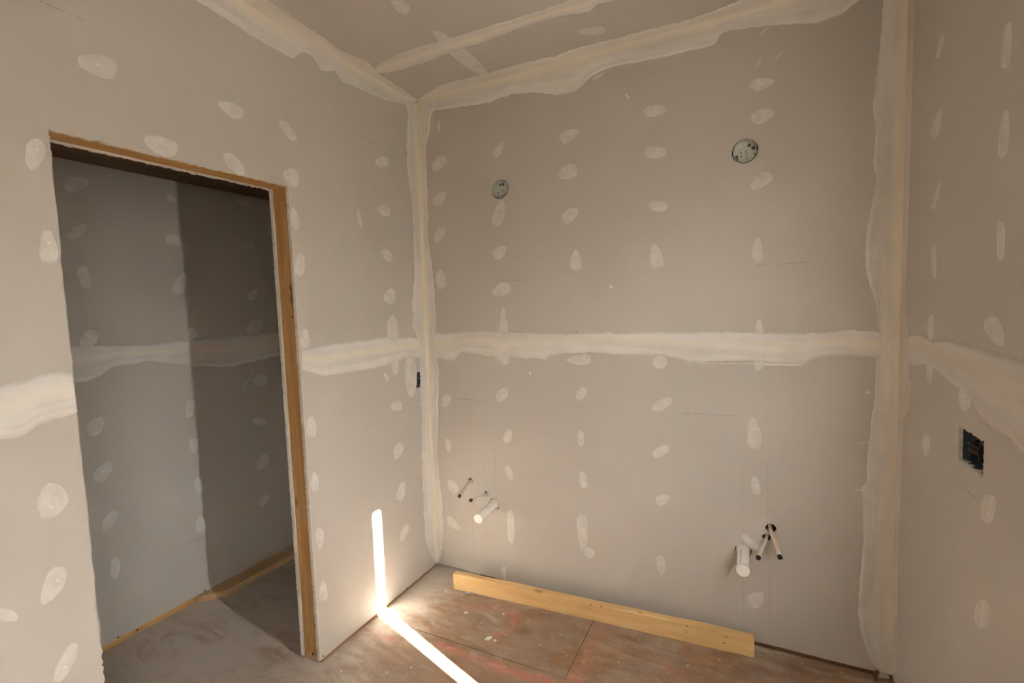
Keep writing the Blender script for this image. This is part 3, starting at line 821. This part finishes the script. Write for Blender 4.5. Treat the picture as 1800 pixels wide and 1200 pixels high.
# ------------------------------------------------------------------ supply stubs
def supply(u, v, r, tip, bend, m, label):
    root = empty('supply_stub_tube', (u, 0, v))
    tag(root, label, 'pipe', 'plugged supply stubs in the back wall')
    d = Vector((tip[0] - u, tip[1], tip[2] - v))
    low = Vector((-0.003 if d.x < 0 else 0.0, 0.0, -0.0065))
    pts = bez([Vector((-d.x * .15, 0.09, -0.004)), low, d * 0.5 + low * .5 + Vector((0, 0, bend * .5)), d], 7)
    tube('tube', pts, 0.0078, m, root, 14)
    dn = (pts[-1] - pts[-2]).normalized()
    tube('black_plug', [d - dn * .006, d + dn * .004, d + dn * .0055], [0.0096, 0.0096, 0.0086], m_black, root, 14)
    tube('crimp_ring', [d - dn * .018, d - dn * .009], 0.0088, m_pexw, root, 14)
    return root
supply(PX[0][0], PX[0][1], 0, onto(1, -0.12, 807.5, 872), 0.004, m_pexr, 'pinkish supply tube with black plug, highest of the pair nearest the doorway')
supply(PX[1][0], PX[1][1], 0, onto(1, -0.15, 827.5, 879), -0.002, m_pexw, 'pale supply tube with black plug, just above the drain stub nearest the doorway')
supply(PX[2][0], PX[2][1], 0, onto(1, -0.14, 1371, 979), 0.004, m_pexr, 'pinkish supply tube curving out of the larger hole by the shaded corner')
supply(PX[3][0], PX[3][1], 0, onto(1, -0.15, 1333, 980), 0.004, m_pexw, 'grey supply tube with black plug, crossing beside the pinkish one by the shaded corner')

# ------------------------------------------------------------------ wiring boxes in the side walls
def wall_box(name, plane, u0, u1, v0, v1, dep, label, group, mb=None, m_in=None):
    root = empty(name, plane.uv((u0 + u1) / 2, v0, 0))
    tag(root, label, 'electrical box', group)
    t = 0.0022; lo = -dep
    base = root.location
    def bx(nm, ua, ub, va, vb, da, db, m):
        A = plane.uv(ua, va, da) - base; B = plane.uv(ub, vb, db) - base
        lo_ = [min(A[i], B[i]) for i in range(3)]; hi_ = [max(A[i], B[i]) for i in range(3)]
        return box(nm, lo_, hi_, m, root)
    mb = mb or m_blue
    f = -0.009 if group is None else -0.002
    bx('box_side', u0 - t, u0, v0 - t, v1 + t, lo, f, mb); bx('box_side', u1, u1 + t, v0 - t, v1 + t, lo, f, m_in or mb)
    bx('box_side', u0 - t, u1 + t, v0 - t, v0, lo, f, mb); bx('box_side', u0 - t, u1 + t, v1, v1 + t, lo, f, mb)
    bx('box_back', u0 - t, u1 + t, v0 - t, v1 + t, lo - t, lo, mb)
    return root, base
wall_box('outlet_box', LEFT, LB0, LB1, LZ0, LZ1, 0.055, 'small dark outlet box beside the doorway-side corner joint', 'single outlet boxes')
wall_box('outlet_box', RIGHT, RA[0], RA[1], RA[2], RA[3], 0.055, 'small dark outlet box seen edge-on by the shaded corner', 'single outlet boxes')
sw, sb = wall_box('switch_box', RIGHT, RBX[0] - .006, RBX[1] - .004, RBX[2], RBX[3] - .004, 0.062, 'wide blue switch box packed with black and dark red wires', None)
g = random.Random(5)
for i in range(18):
    y0 = g.uniform(-.750, -.64); y1 = g.uniform(-.76, -.645); z0 = g.uniform(1.12, 1.175); z1 = g.uniform(1.115, 1.185)
    xm = W + g.uniform(.006, .020)
    pts = [Vector((W + .060, y0, z0)), Vector((xm + .012, (y0 + y1) / 2 + g.uniform(-.04, .04), z1)), Vector((xm, y1, (z0 + z1) / 2 + g.uniform(-.02, .02))), Vector((xm + .02, y0 + g.uniform(-.03, .03), g.uniform(1.125, 1.175)))]
    tube('wire', [p - sb for p in bez(pts, 7)], 0.0026 if i % 3 else 0.0036, m_wirer if i % 4 == 1 else m_wireb, sw, 7)
for i, (y, z) in enumerate([(-.70, 1.113), (-.735, 1.118), (-.755, 1.109)]):
    tube('wire', [Vector(p) - sb for p in bez([(W + .055, y, z + .02), (W + .025, y - .012, z - .001), (W + .008, y - .03, z - .006)], 6)], 0.0026, m_cable, sw, 7)

# ------------------------------------------------------------------ loose boards
bd = empty('loose_board', (0, 0, 0))
tag(bd, 'long yellow lumber board standing on edge along the back wall', 'board')
P0 = Vector((0.231, -0.171, 0)); P1 = Vector((1.735, -0.088, 0))
d = (P1 - P0); Lb = d.length; d.normalize(); nrm = Vector((-d.y, d.x, 0))
bm = bmesh.new()
add_box(bm, (0, 0, 0), (Lb, 0.038, 0.089), 0.004)
bmesh.ops.subdivide_edges(bm, edges=[e for e in bm.edges if abs(e.verts[0].co.x - e.verts[1].co.x) > .5], cuts=14, use_grid_fill=True)
for v in bm.verts:
    t = v.co.x / Lb
    v.co.z += (0.0 if v.co.z < .02 else 0.002 * math.sin(t * 9.0) + 0.0015 * math.sin(t * 31))
    v.co = P0 + d * v.co.x + nrm * (v.co.y + 0.004 * math.sin(t * math.pi)) + Vector((0, 0, v.co.z))
timber = from_bm('timber', bm, m_board, bd)
m_bk = mat_plain('board_knot', (0.16, 0.075, 0.025), 0.7, var=0.3)
BF = lambda x, y: (lambda r: CAM + r * ((P0 - CAM).dot(nrm) / r.dot(nrm)))(ray(x, y))
for (x, y, a, b, rt) in [(1038, 1063, .9, .9, 0), (1036, 1069, .5, 1.2, .4), (1057, 1066, 1.1, .7, 0), (1116, 1093, .6, .6, 0), (1125, 1077, 1.2, .5, 0), (1207, 1111, .6, .6, 0), (1208, 1100, 1.2, .5, 0), (1277, 1119, 1.6, .5, 0), (1273, 1130, 1.8, .5, 0), (1256, 1122, .5, .5, 0), (993, 1062, .4, .7, 0), (977, 1057, .4, .6, 0), (805, 1024, .5, 1.2, 0), (812, 1028, .9, .3, 0), (1254, 1109, .5, .4, 0)]:
    disc_on('knot', BF(x, y), -nrm, 0.0036, m_bk, bd, (a, b), rt)

# board on the passage floor; its near end is cut on a slant and catches the light
hb = empty('passage_board', (0, 0, 0))
tag(hb, 'slant-ended lumber board lying along the dim passage wall', 'board')
bm = bmesh.new()
sh = [(HX + .002, -0.836), (HX + .030, -0.820), (-0.905, -0.735), (-0.900, 1.05), (HX + .002, 1.05)]
vb = [bm.verts.new((x, y, 0.0)) for x, y in sh]; vt = [bm.verts.new((x, y, 0.036)) for x, y in sh]
bm.faces.new(vb[::-1]); bm.faces.new(vt)
for k in range(5): bm.faces.new((vb[k], vb[(k + 1) % 5], vt[(k + 1) % 5], vt[k]))
bmesh.ops.bevel(bm, geom=list(bm.edges), offset=.002, segments=2, affect='EDGES')
from_bm('timber', bm, m_board2, hb)

# ------------------------------------------------------------------ crumbs, drips and scraps
def lump(name, px, py, size, h, m, parent=None, seed=0, ang=0.0, z=0.0):
    g = Vector((seed * 1.7, seed * .3, 2.0))
    P = onto(2, 0.0, px, py)
    bm = bmesh.new()
    bmesh.ops.create_icosphere(bm, subdivisions=2, radius=1.0)
    ca, sa = math.cos(ang), math.sin(ang)
    for v in bm.verts:
        k = 1 + 0.55 * noise.noise(v.co * 1.6 + g)
        c = v.co * k
        x, y = c.x * size[0], c.y * size[1]
        zz = max(-0.0004, c.z * h * 0.7 + h * .25)
        v.co = P + Vector((x * ca - y * sa, x * sa + y * ca, zz + z))
    return from_bm(name, bm, m, parent, True)
drips = [(820, 1077, .016, .010), (858, 1122, .022, .012), (870, 1126, .010, .008), (783, 1038, .006, .004), (928, 1093, .006, .003), (723, 1173, .006, .004), (726, 1041, .008, .005),
         (1209, 1170, .008, .003), (1265, 1160, .005, .004), (1087, 1164, .003, .002), (779, 1043, .004, .003), (885, 1079, .008, .006), (654, 1130, .003, .003), (720, 1015, .005, .003), (745, 1012, .009, .004), (826, 1018, .005, .003), (949, 1134, .004, .004), (1182, 1133, .004, .003), (1370, 1150, .005, .003), (1480, 1183, .004, .003), (1410, 1165, .004, .003), (590, 1152, .008, .005), (760, 1090, .004, .003), (600, 1180, .004, .004)]
for i, (x, y, a, b) in enumerate(drips):
    lump('dried_compound_drip', x, y, (a, b), 0.003, m_spot if i % 2 else m_scrap, slab, i, i * 1.1)
# curled scrap in front of the board
sc_ = empty('plaster_scrap', onto(2, 0, 820, 1047))
tag(sc_, 'curled torn plaster scrap on the floor before the long board', 'scrap')
a, b, c = onto(2, 0, 810, 1050), onto(2, 0, 820, 1045), onto(2, 0, 834, 1044)
base = Vector(sc_.location)
bm = bmesh.new()
ln = bez([a + Vector((0, 0, .004)), b + Vector((0, 0, .012)), c + Vector((0, 0, .005))], 6)
pv = None
for i, p in enumerate(ln):
    w = 0.007 + .004 * math.sin(i * 1.9)
    r4 = [bm.verts.new(p - base + Vector((0, sy * w, sz * .0016 + (0.003 * math.sin(i * 2.3) if sy > 0 else 0)))) for sy, sz in ((-1, -1), (1, -1), (1, 1), (-1, 1))]
    if pv:
        for k in range(4): bm.faces.new((pv[k], pv[(k + 1) % 4], r4[(k + 1) % 4], r4[k]))
    else: bm.faces.new(r4)
    pv = r4
bm.faces.new(pv)
from_bm('torn_strip', bm, m_scrap, sc_)
tag(lump('plaster_lump', 1553, 1190, (.022, .016), .020, m_scrap, None, 41), 'grey crumbled plaster lump in the shaded floor corner', 'scrap')
# torn strip of brown paper standing in the right corner
q = onto(1, -0.02, 1540, 1192); q.z = 0.0
tp = empty('torn_paper_scrap', q)
tag(tp, 'torn brown paper strip standing up in the shaded floor corner', 'scrap')
bm = bmesh.new()
prof = [(-.006, 0), (-.010, .014), (-.008, .030), (0.002, .046), (.010, .036), (.006, .026), (.002, .016), (.004, 0)]
f0 = [bm.verts.new((x, -.012 + .012 * z / .046, z)) for x, z in prof]; f1 = [bm.verts.new((v.co.x, v.co.y + .0015, v.co.z)) for v in f0]
bm.faces.new(f0); bm.faces.new(f1[::-1])
for k in range(len(prof)): bm.faces.new((f0[k], f1[k], f1[(k + 1) % len(prof)], f0[(k + 1) % len(prof)]))
from_bm('paper_strip', bm, m_tan, tp)
